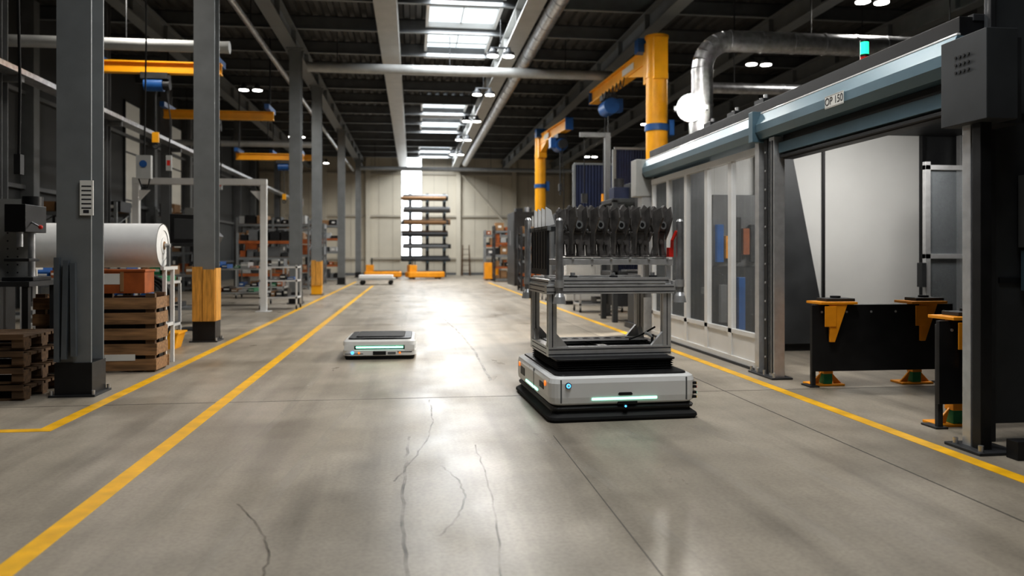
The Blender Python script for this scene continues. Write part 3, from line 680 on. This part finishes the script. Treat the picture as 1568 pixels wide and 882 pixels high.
b=B('roller_end_housing',(FX-.02,12.37,0)); b.box(-.2,.22,-.1,.2,2.25,2.85,'steel_light'); b.box(-.1,.1,-.08,.15,0,2.25,'alu'); b.cyl((0,-.1,2.62),(0,-.11,2.62),.1,'midgrey',n=20); b.done(.006)
b=B('station_sign',(FX-.141,6.42,2.66)); b.box(-.006,0,-.15,.15,-.055,.055,'paper'); b.box(-.0065,-.006,-.145,.145,.047,.05,'ink'); b.box(-.0065,-.006,-.145,.145,-.05,-.047,'ink'); sg=b.done()
t=bpy.data.curves.new('sign_text','FONT'); t.body='OP 150'; t.size=.095; t.align_x='CENTER'; t.align_y='CENTER'; t.extrude=.0005
to=bpy.data.objects.new('sign_text',t); COL.objects.link(to); to.parent=sg; to.location=(-.008,0,0); to.rotation_euler=(math.radians(90),0,math.radians(-90)); t.materials.append(M['ink'])
b=B('signal_beacon',(4.35,7.05,3.001)); b.cyl((0,0,0),(0,0,.08),.03,'steel_dark'); b.cyl((0,0,.08),(0,0,.22),.04,'red'); b.cyl((0,0,.22),(0,0,.24),.042,'black'); b.cyl((0,0,.24),(0,0,.36),.04,'beacon_green'); b.cyl((0,0,.36),(0,0,.38),.042,'black'); b.done()
b=B('cable_duct'); b.box(4.8,5.1,5.1,12,3.001,3.12,'steel_dark'); b.tube([(4.78,5.1,3.05),(4.77,8,3.06),(4.78,12,3.05)],.03,'rubber',8); b.done()
for y in (8.6,9.4,10.2):
    b=B('valve_block',(4.05,y,3.001)); b.box(-.06,.06,-.12,.12,0,.1,'steel_dark'); b.cyl((0,-.06,.1),(0,-.06,.15),.025,'alu',n=10); b.cyl((0,.06,.1),(0,.06,.13),.02,'alu',n=10); b.done()
b=B('junction_box',(4.28,4.89,0)); b.box(-.1,.2,-.06,.03,1.35,1.85,'midgrey'); b.box(-.1,.2,-.065,-.06,1.36,1.62,'bluegrey'); b.box(-.08,.2,-.05,.03,1.05,1.33,'bluegrey'); b.cyl((.05,0,1.85),(.05,0,3.0),.02,'midgrey'); b.done(.005)
def fixture(o):
    b=B('fixture_stand',o)
    b.box(-.17,.17,-.06,.14,0,.02,'orange_yellow'); b.box(-.045,.045,-.045,.045,.02,.24,'green'); b.box(-.05,.05,-.05,.05,.12,.24,'orange_yellow')
    b.prism([(-.08,.02),(-.16,.02),(-.045,.14)],'y',-.01,.01,'orange_yellow'); b.prism([(.08,.02),(.16,.02),(.045,.14)],'y',-.01,.01,'orange_yellow')
    b.box(-.05,.05,-.045,.045,.24,.815,'orange_yellow')
    b.box(-.16,.22,-.2,.09,.815,.84,'orange_yellow'); b.box(-.06,.24,-.12,.07,.84,.87,'steel_dark'); b.cyl((.1,0,.87),(.1,0,.89),.05,'black')
    b.prism([(-.06,.815),(-.06,.45),(-.01,.45),(.12,.815)],'y',-.19,-.16,'orange_yellow'); b.box(-.12,.0,-.2,-.19,.6,.8,'orange_yellow')
    return b
fixture((4.08,7.28,0)).done(.004); fixture((5.03,7.28,0)).done(.004); fixture((4.1,5.45,0)).done(.004)
def board(x0,x1,y,z0):
    b=B('buffer_board'); b.box(x0,x1,y,y+.04,z0,.81,'black')
    for x in(x0+.02,x1-.06): b.box(x,x+.04,y+.04,y+.08,0,.78,'steel_dark'); b.box(x-.03,x+.07,y+.02,y+.2,0,.015,'steel_dark')
    for i in range(6): b.cyl((x0+.1+(x1-x0-.2)*i/5,y-.004,.74),(x0+.1+(x1-x0-.2)*i/5,y,.74),.012,'alu',n=8)
    b.done(.004)
board(3.86,5.35,7.14,.16); board(3.87,5.0,5.31,.19)
for (lx,ly,p) in ((5.6,8.2,40),(5.4,11.4,26)):  # lamps added to brighten the white panel and the space behind the doors
    b=B('cell_fill_lamp',(lx,ly,2.88)); b.box(-.6,.6,-.06,.06,.0,.068,'steel_light'); b.box(-.58,.58,-.05,.05,-.012,0,'lampglow'); cl=b.done()
    light('cell_fill_light','AREA',(0,0,-.03),p,1.1,.3,(1,.98,.95),rot=(math.radians(25) if ly<10 else 0,0,0),parent=cl)

# ---------------------------------------------------------------- mobile robots
def main_robot():
    b=B('mobile_robot',(1.62,6.68,0),math.radians(2.5))
    b.loft([rrect(.60,.75,.07,.0),rrect(.615,.765,.07,.02),rrect(.61,.76,.07,.04),rrect(.57,.72,.07,.07),rrect(.565,.715,.07,.13)],'rubber')
    b.loft([rrect(.585,.735,.07,.088),rrect(.59,.74,.07,.105),rrect(.575,.725,.07,.12)],'black')
    b.loft([rrect(.575,.725,.08,.13),rrect(.595,.745,.09,.145),rrect(.60,.75,.09,.19),rrect(.60,.75,.09,.30),rrect(.59,.74,.09,.335),rrect(.565,.715,.08,.35)],'robot_white')
    b.loft([rrect(.545,.695,.07,.3505),rrect(.54,.69,.07,.362)],'black')
    for sx,sy in ((-1,-1),(1,-1),(-1,1),(1,1)):
        b.cyl((sx*.35,sy*.45,.05),(sx*.45,sy*.45,.05),.05,'rubber')
    F=-.75
    b.box(-.27,.26,F-.006,F+.02,.166,.184,'led_green')
    b.loft([[(p[0],F-.004,p[1]) for p in [(-.05,.20),(.05,.20),(.06,.208),(.05,.222),(-.05,.222),(-.06,.208)]],[(p[0],F+.01,p[1]) for p in [(-.05,.20),(.05,.20),(.06,.208),(.05,.222),(-.05,.222),(-.06,.208)]]],'black')
    b.cyl((-.46,F-.012,.285),(-.46,F+.01,.285),.024,'black',n=20); b.cyl((-.46,F-.016,.285),(-.46,F-.012,.285),.018,'led_blue',n=20); b.cyl((-.46,F-.018,.285),(-.46,F-.016,.285),.009,'robot_white',n=16)
    b.box(-.06,.1,F+.0,F+.04,.128,.15,'black'); b.cyl((.0,F-.01,.115),(.0,F+.02,.115),.02,'black',n=14); b.cyl((.0,F-.014,.115),(.0,F-.01,.115),.009,'led_blue',n=12)
    b.box(.5,.512,F-.003,F+.005,.15,.33,'midgrey'); b.box(-.52,-.51,F-.003,F+.02,.15,.33,'midgrey')
    for z,k in ((.275,'led_yellow'),(.245,'led_red'),(.2,'led_green'),(.165,'led_yellow')):
        b.box(.562,.602,F+.02,F+.055,z-.01,z+.01,'black'); b.box(.566,.605,F+.024,F+.05,z-.007,z+.007,k)
    X=-.60
    b.box(X-.006,X+.02,-.25,.25,.166,.184,'led_green'); b.cyl((X-.008,-.56,.28),(X+.01,-.56,.28),.022,'led_orange',n=16); b.cyl((X-.008,.56,.28),(X+.01,.56,.28),.022,'led_orange',n=16)
    b.box(X-.004,X+.01,.32,.5,.2,.27,'black'); b.box(X-.004,X+.01,-.5,-.34,.22,.27,'black'); b.box(X-.003,X+.01,-.1,-.09,.15,.33,'midgrey')
    b.box(-X-.02,-X+.006,-.25,.25,.166,.184,'led_green')
    z=.362
    for i in range(4):
        b.loft([rrect(.47,.50,.03,z),rrect(.495,.525,.03,z+.012),rrect(.47,.50,.03,z+.024)],'rubber'); z+=.024 -.006
    b.loft([rrect(.48,.52,.03,z),rrect(.5,.54,.03,z+.01),rrect(.5,.54,.03,z+.022)],'black')
    return b.done(.002)
main_robot()
def extr(b,x0,x1,y0,y1,z0,z1):
    b.box(x0,x1,y0,y1,z0,z1,'alu')
    d=[x1-x0,y1-y0,z1-z0]; ax=d.index(max(d)); e=.0012; h=.004
    if ax==0:
        n=2 if z1-z0>.06 else 1
        for i in range(n):
            zc=z0+(z1-z0)*(i+.5)/n
            b.box(x0+.002,x1-.002,y0-e,y0+.001,zc-h,zc+h,'ink'); b.box(x0+.002,x1-.002,y1-.001,y1+e,zc-h,zc+h,'ink')
        b.box(x0+.002,x1-.002,(y0+y1)/2-h,(y0+y1)/2+h,z1-.001,z1+e,'ink')
    elif ax==1:
        n=2 if z1-z0>.06 else 1
        for i in range(n):
            zc=z0+(z1-z0)*(i+.5)/n
            b.box(x0-e,x0+.001,y0+.002,y1-.002,zc-h,zc+h,'ink'); b.box(x1-.001,x1+e,y0+.002,y1-.002,zc-h,zc+h,'ink')
    else:
        xc=(x0+x1)/2;yc=(y0+y1)/2
        b.box(xc-h,xc+h,y0-e,y0+.001,z0,z1,'ink'); b.box(x0-e,x0+.001,yc-h,yc+h,z0,z1,'ink'); b.box(x1-.001,x1+e,yc-h,yc+h,z0,z1,'ink')
b=B('aluminium_transport_rack',(1.62,6.68,.457),math.radians(2.5))
ox,fy,by=.53,-.36,.40; Z=-.457
def zz(z): return z+Z
extr(b,-ox,ox,fy,fy+.08,zz(.457),zz(.537)); extr(b,-ox,ox,by-.08,by,zz(.457),zz(.537))
extr(b,-ox,-ox+.08,fy+.08,by-.08,zz(.457),zz(.537)); extr(b,ox-.08,ox,fy+.08,by-.08,zz(.457),zz(.537)); extr(b,-.04,.04,fy+.08,by-.08,zz(.457),zz(.52))
b.box(-ox+.08,ox-.08,fy+.35,by-.08,zz(.538),zz(.546),'steel_dark')
for i in range(8): b.cyl((-.36+i*.1,.2,zz(.546)),(-.36+i*.1,.2,zz(.55)),.032,'midgrey',n=16); b.cyl((-.36+i*.1,.2,zz(.55)),(-.36+i*.1,.2,zz(.552)),.02,'black',n=12)
for sx in(-1,1):
    for y in (fy,by-.07):
        x0=sx*ox-(.07 if sx>0 else 0); extr(b,x0,x0+.07,y,y+.07,zz(.537),zz(.985))
        b.prism([(x0+(.07 if sx<0 else 0),zz(.537)),(x0+(.07 if sx<0 else 0)-sx*.10,zz(.537)),(x0+(.07 if sx<0 else 0),zz(.65))],'y',y+.01,y+.05,'alu')
        yy=y+.07 if y<0 else y; d=.08 if y<0 else -.08
        b.prism([(yy,zz(.537)),(yy+d,zz(.537)),(yy,zz(.63))],'x',x0+.01,x0+.05,'alu')
b.cyl((ox-.13,fy+.1,zz(.54)),(ox-.13,fy+.1,zz(.62)),.012,'black'); b.tube([(ox-.13,fy+.1,zz(.6)),(ox-.2,fy+.08,zz(.64))],.012,'steel_light',8); b.tube([(ox-.3,fy+.2,zz(.57)),(ox-.15,fy+.3,zz(.6)),(ox-.1,fy+.12,zz(.68))],.008,'rubber',6)
e=.02
extr(b,-ox-e,ox+e,fy-e,fy+.06,zz(.975),zz(1.05)); extr(b,-ox-e,ox+e,by-.06,by+e,zz(.975),zz(1.05))
extr(b,-ox-e,-ox+.06,fy+.06,by-.06,zz(.975),zz(1.05)); extr(b,ox-.06,ox+e,fy+.06,by-.06,zz(.975),zz(1.05))
extr(b,-ox+.02,ox-.02,fy,fy+.05,zz(1.06),zz(1.11)); extr(b,-ox+.02,ox-.02,by-.05,by,zz(1.06),zz(1.11))
extr(b,-ox-.0,-ox+.05,fy+.0,by,zz(1.05),zz(1.09)); extr(b,ox-.05,ox,fy+.0,by,zz(1.05),zz(1.09))
b.box(-ox+.05,ox-.05,fy+.05,by-.05,zz(1.075),zz(1.085),'alu')
for i in range(8):
    for j in range(3): b.cyl((-.38+i*.11,-.2+j*.2,zz(1.085)),(-.38+i*.11,-.2+j*.2,zz(1.088)),.032,'black',n=14)
for x in (-.3,.05,.4): b.box(x-.03,x+.03,fy+.06,fy+.1,zz(1.085),zz(1.125),'steel_dark'); b.cyl((x,fy+.1,zz(1.12)),(x,fy+.1,zz(1.15)),.02,'alu')
def corner(x,y,z1):
    b.cyl((x,y,zz(.985)),(x,y,zz(z1)),.030,'galv',n=20); b.cyl((x,y,zz(.955)),(x,y,zz(.985)),.045,'alu',.03,n=20); b.cyl((x,y,zz(.90)),(x,y,zz(.955)),.055,'alu',.045,n=20); b.cyl((x,y,zz(z1)),(x,y,zz(z1)+.02),.03,'alu',.018,n=20); b.cyl((x,y,zz(1.03)),(x,y,zz(1.09)),.038,'alu',n=20)
for x,y,z in ((-.45,fy-.05,1.58),(.6,fy-.02,1.58),(-.55,by+.03,1.62),(.58,by+.0,1.6)): corner(x,y,z)
for x,y in ((.56,fy+.02),(.55,by-.02)): b.box(x-.02,x+.03,y-.03,y+.03,zz(1.0),zz(1.08),'alu')
for y in (fy+.05,.02,by-.12):
    b.box(-.40,.56,y,y+.04,zz(1.215),zz(1.26),'alu')
b.box(-.42,-.38,fy+.03,by-.05,zz(1.21),zz(1.26),'alu'); b.box(.52,.56,fy+.03,by-.05,zz(1.21),zz(1.26),'alu')
for x in (-.40,.54):
    for y in (fy+.1,by-.1): b.box(x-.02,x+.02,y-.02,y+.02,zz(1.085),zz(1.215),'alu')
for i in range(6): b.box(-.32+i*.165,-.30+i*.165,fy+.04,by-.06,zz(1.26),zz(1.275),'steel_light')
b.box(-.53,-.51,fy+.06,by-.04,zz(1.13),zz(1.52),'steel_dark')
for i in range(6): b.box(-.535,-.53,fy+.1+i*.11,fy+.14+i*.11,zz(1.18),zz(1.5),'black')
b.box(-.53,-.5,fy+.04,by,zz(1.5),zz(1.54),'steel_paint_grey')
for i in range(4):
    y=by-.02-i*.16
    b.prism([(-.50,zz(1.54)),(-.42,zz(1.56)),(-.45,zz(1.68)),(-.50,zz(1.71))],'y',y-.012,y+.014,'white_paint')
    b.box(-.53,-.40,y-.03,y+.03,zz(1.5),zz(1.54),'steel_dark')
b.tube([(.56,fy+.06,zz(1.3)),(.54,fy+.0,zz(1.42)),(.57,fy-.02,zz(1.5))],.014,'red',8); b.box(.52,.56,fy+.02,fy+.08,zz(1.28),zz(1.36),'red')
b.done(.0025)
b=B('cast_knuckle_batch',(1.62,6.68,1.276),math.radians(2.5))
poly=[(-.09,.40),(-.065,.435),(-.01,.40),(.02,.41),(.05,.445),(.088,.42),(.092,.30),(.07,.23),(.05,.17),(.052,.06),(.08,.02),(.08,0),(.022,0),(.012,.10),(-.008,.13),(-.03,.10),(-.045,0),(-.085,0),(-.085,.03),(-.06,.09),(-.062,.18),(-.09,.27)]
for row,y in enumerate((-.24,.22)):
    for i in range(5):
        x=-.27+i*.184+row*.02
        b.T=Matrix.Translation((x,y,random.uniform(0,.012)))@Matrix.Rotation(math.radians(20+random.uniform(-5,5)),4,'Z')
        b.prism(poly,'y',-.016,.016,'cast')
        b.prism([(-.016,.39),(-.11,.42),(-.13,.33),(-.07,.20),(-.06,.03),(-.016,0)],'x',-.078,-.062,'cast')
        b.prism([(-.016,.39),(-.08,.43),(-.10,.33),(-.06,.22),(-.016,.14)],'x',.055,.07,'cast')
        b.prism([(.016,.3),(.08,.32),(.09,.24),(.04,.12),(.05,0),(.016,0)],'x',-.010,.010,'cast')
        b.cyl((0,-.05,.27),(0,.05,.27),.046,'cast',n=18); b.cyl((0,-.056,.27),(0,-.05,.27),.034,'steel_paint_grey',n=18); b.cyl((0,-.0565,.27),(0,-.056,.27),.02,'black',n=12)
        b.cyl((0,-.03,.13),(0,-.016,.13),.02,'cast',n=12)
        b.box(-.09,.09,-.024,.024,.2,.212,'cast'); b.box(-.085,-.03,-.05,.03,0,.012,'cast'); b.box(.02,.08,-.05,.03,0,.012,'cast')
b.T=Matrix.Identity(4); b.done(.003)

b=B('mobile_robot',(-.40,10.25,0),math.radians(-1))
b.loft([rrect(.42,.47,.06,.0),rrect(.43,.48,.06,.03),rrect(.42,.47,.06,.05)],'rubber')
b.loft([rrect(.43,.48,.08,.045),rrect(.45,.5,.08,.055),rrect(.45,.5,.08,.115),rrect(.435,.485,.08,.125)],'robot_white')
b.loft([rrect(.42,.47,.07,.12),rrect(.42,.47,.07,.18)],'black')
b.loft([rrect(.435,.485,.08,.172),rrect(.45,.5,.08,.182),rrect(.445,.495,.08,.225),rrect(.42,.47,.08,.245)],'robot_white')
b.loft([rrect(.39,.44,.06,.2452),rrect(.385,.435,.06,.262)],'black')
b.loft([rrect(.30,.34,.05,.262),rrect(.295,.335,.05,.275)],'rubber')
for sx in(-1,1): 
    b.box(sx*.37-.06,sx*.37+.06,-.502,-.40,.115,.18,'robot_white')
b.box(-.29,.29,-.476,-.465,.140,.162,'led_green')
b.box(-.08,.08,-.506,-.49,.06,.105,'black'); b.box(.1,.2,-.504,-.49,.065,.095,'midgrey'); b.box(-.42,-.2,-.504,-.49,.07,.08,'midgrey')
for x,k in ((-.25,'led_orange'),(.25,'led_orange')): b.cyl((x,-.506,.085),(x,-.49,.085),.014,k,n=12)
b.cyl((-.33,-.506,.088),(-.33,-.49,.088),.02,'led_blue',n=12); b.box(.22,.4,-.505,-.49,.09,.1,'ink'); b.box(-.2,.2,-.45,-.42,.262,.268,'midgrey')
for sx in (-1,1):
    for y in (-.3,.3): b.cyl((sx*.3,y,.04),(sx*.38,y,.04),.04,'rubber')
b.done(.002)

# ---------------------------------------------------------------- world, camera
w=bpy.data.worlds.new('World'); S.world=w; w.use_nodes=True
w.node_tree.nodes['Background'].inputs[0].default_value=(.5,.6,.75,1); w.node_tree.nodes['Background'].inputs[1].default_value=.3
th=math.atan(152/1190)
cam=bpy.data.cameras.new('camera'); co=bpy.data.objects.new('camera',cam); COL.objects.link(co)
co.location=(0,0,1.3); co.rotation_euler=(math.pi/2,0,-th); cam.lens=36*1190/1568; cam.sensor_width=36; cam.shift_y=-51/1568
cam.dof.use_dof=True; cam.dof.focus_distance=6.2; cam.dof.aperture_fstop=1.4; cam.clip_end=200
S.camera=co
S.view_settings.view_transform='Standard'
try: S.view_settings.look='Medium High Contrast'
except Exception as e: print('look',e)
S.view_settings.exposure=.08
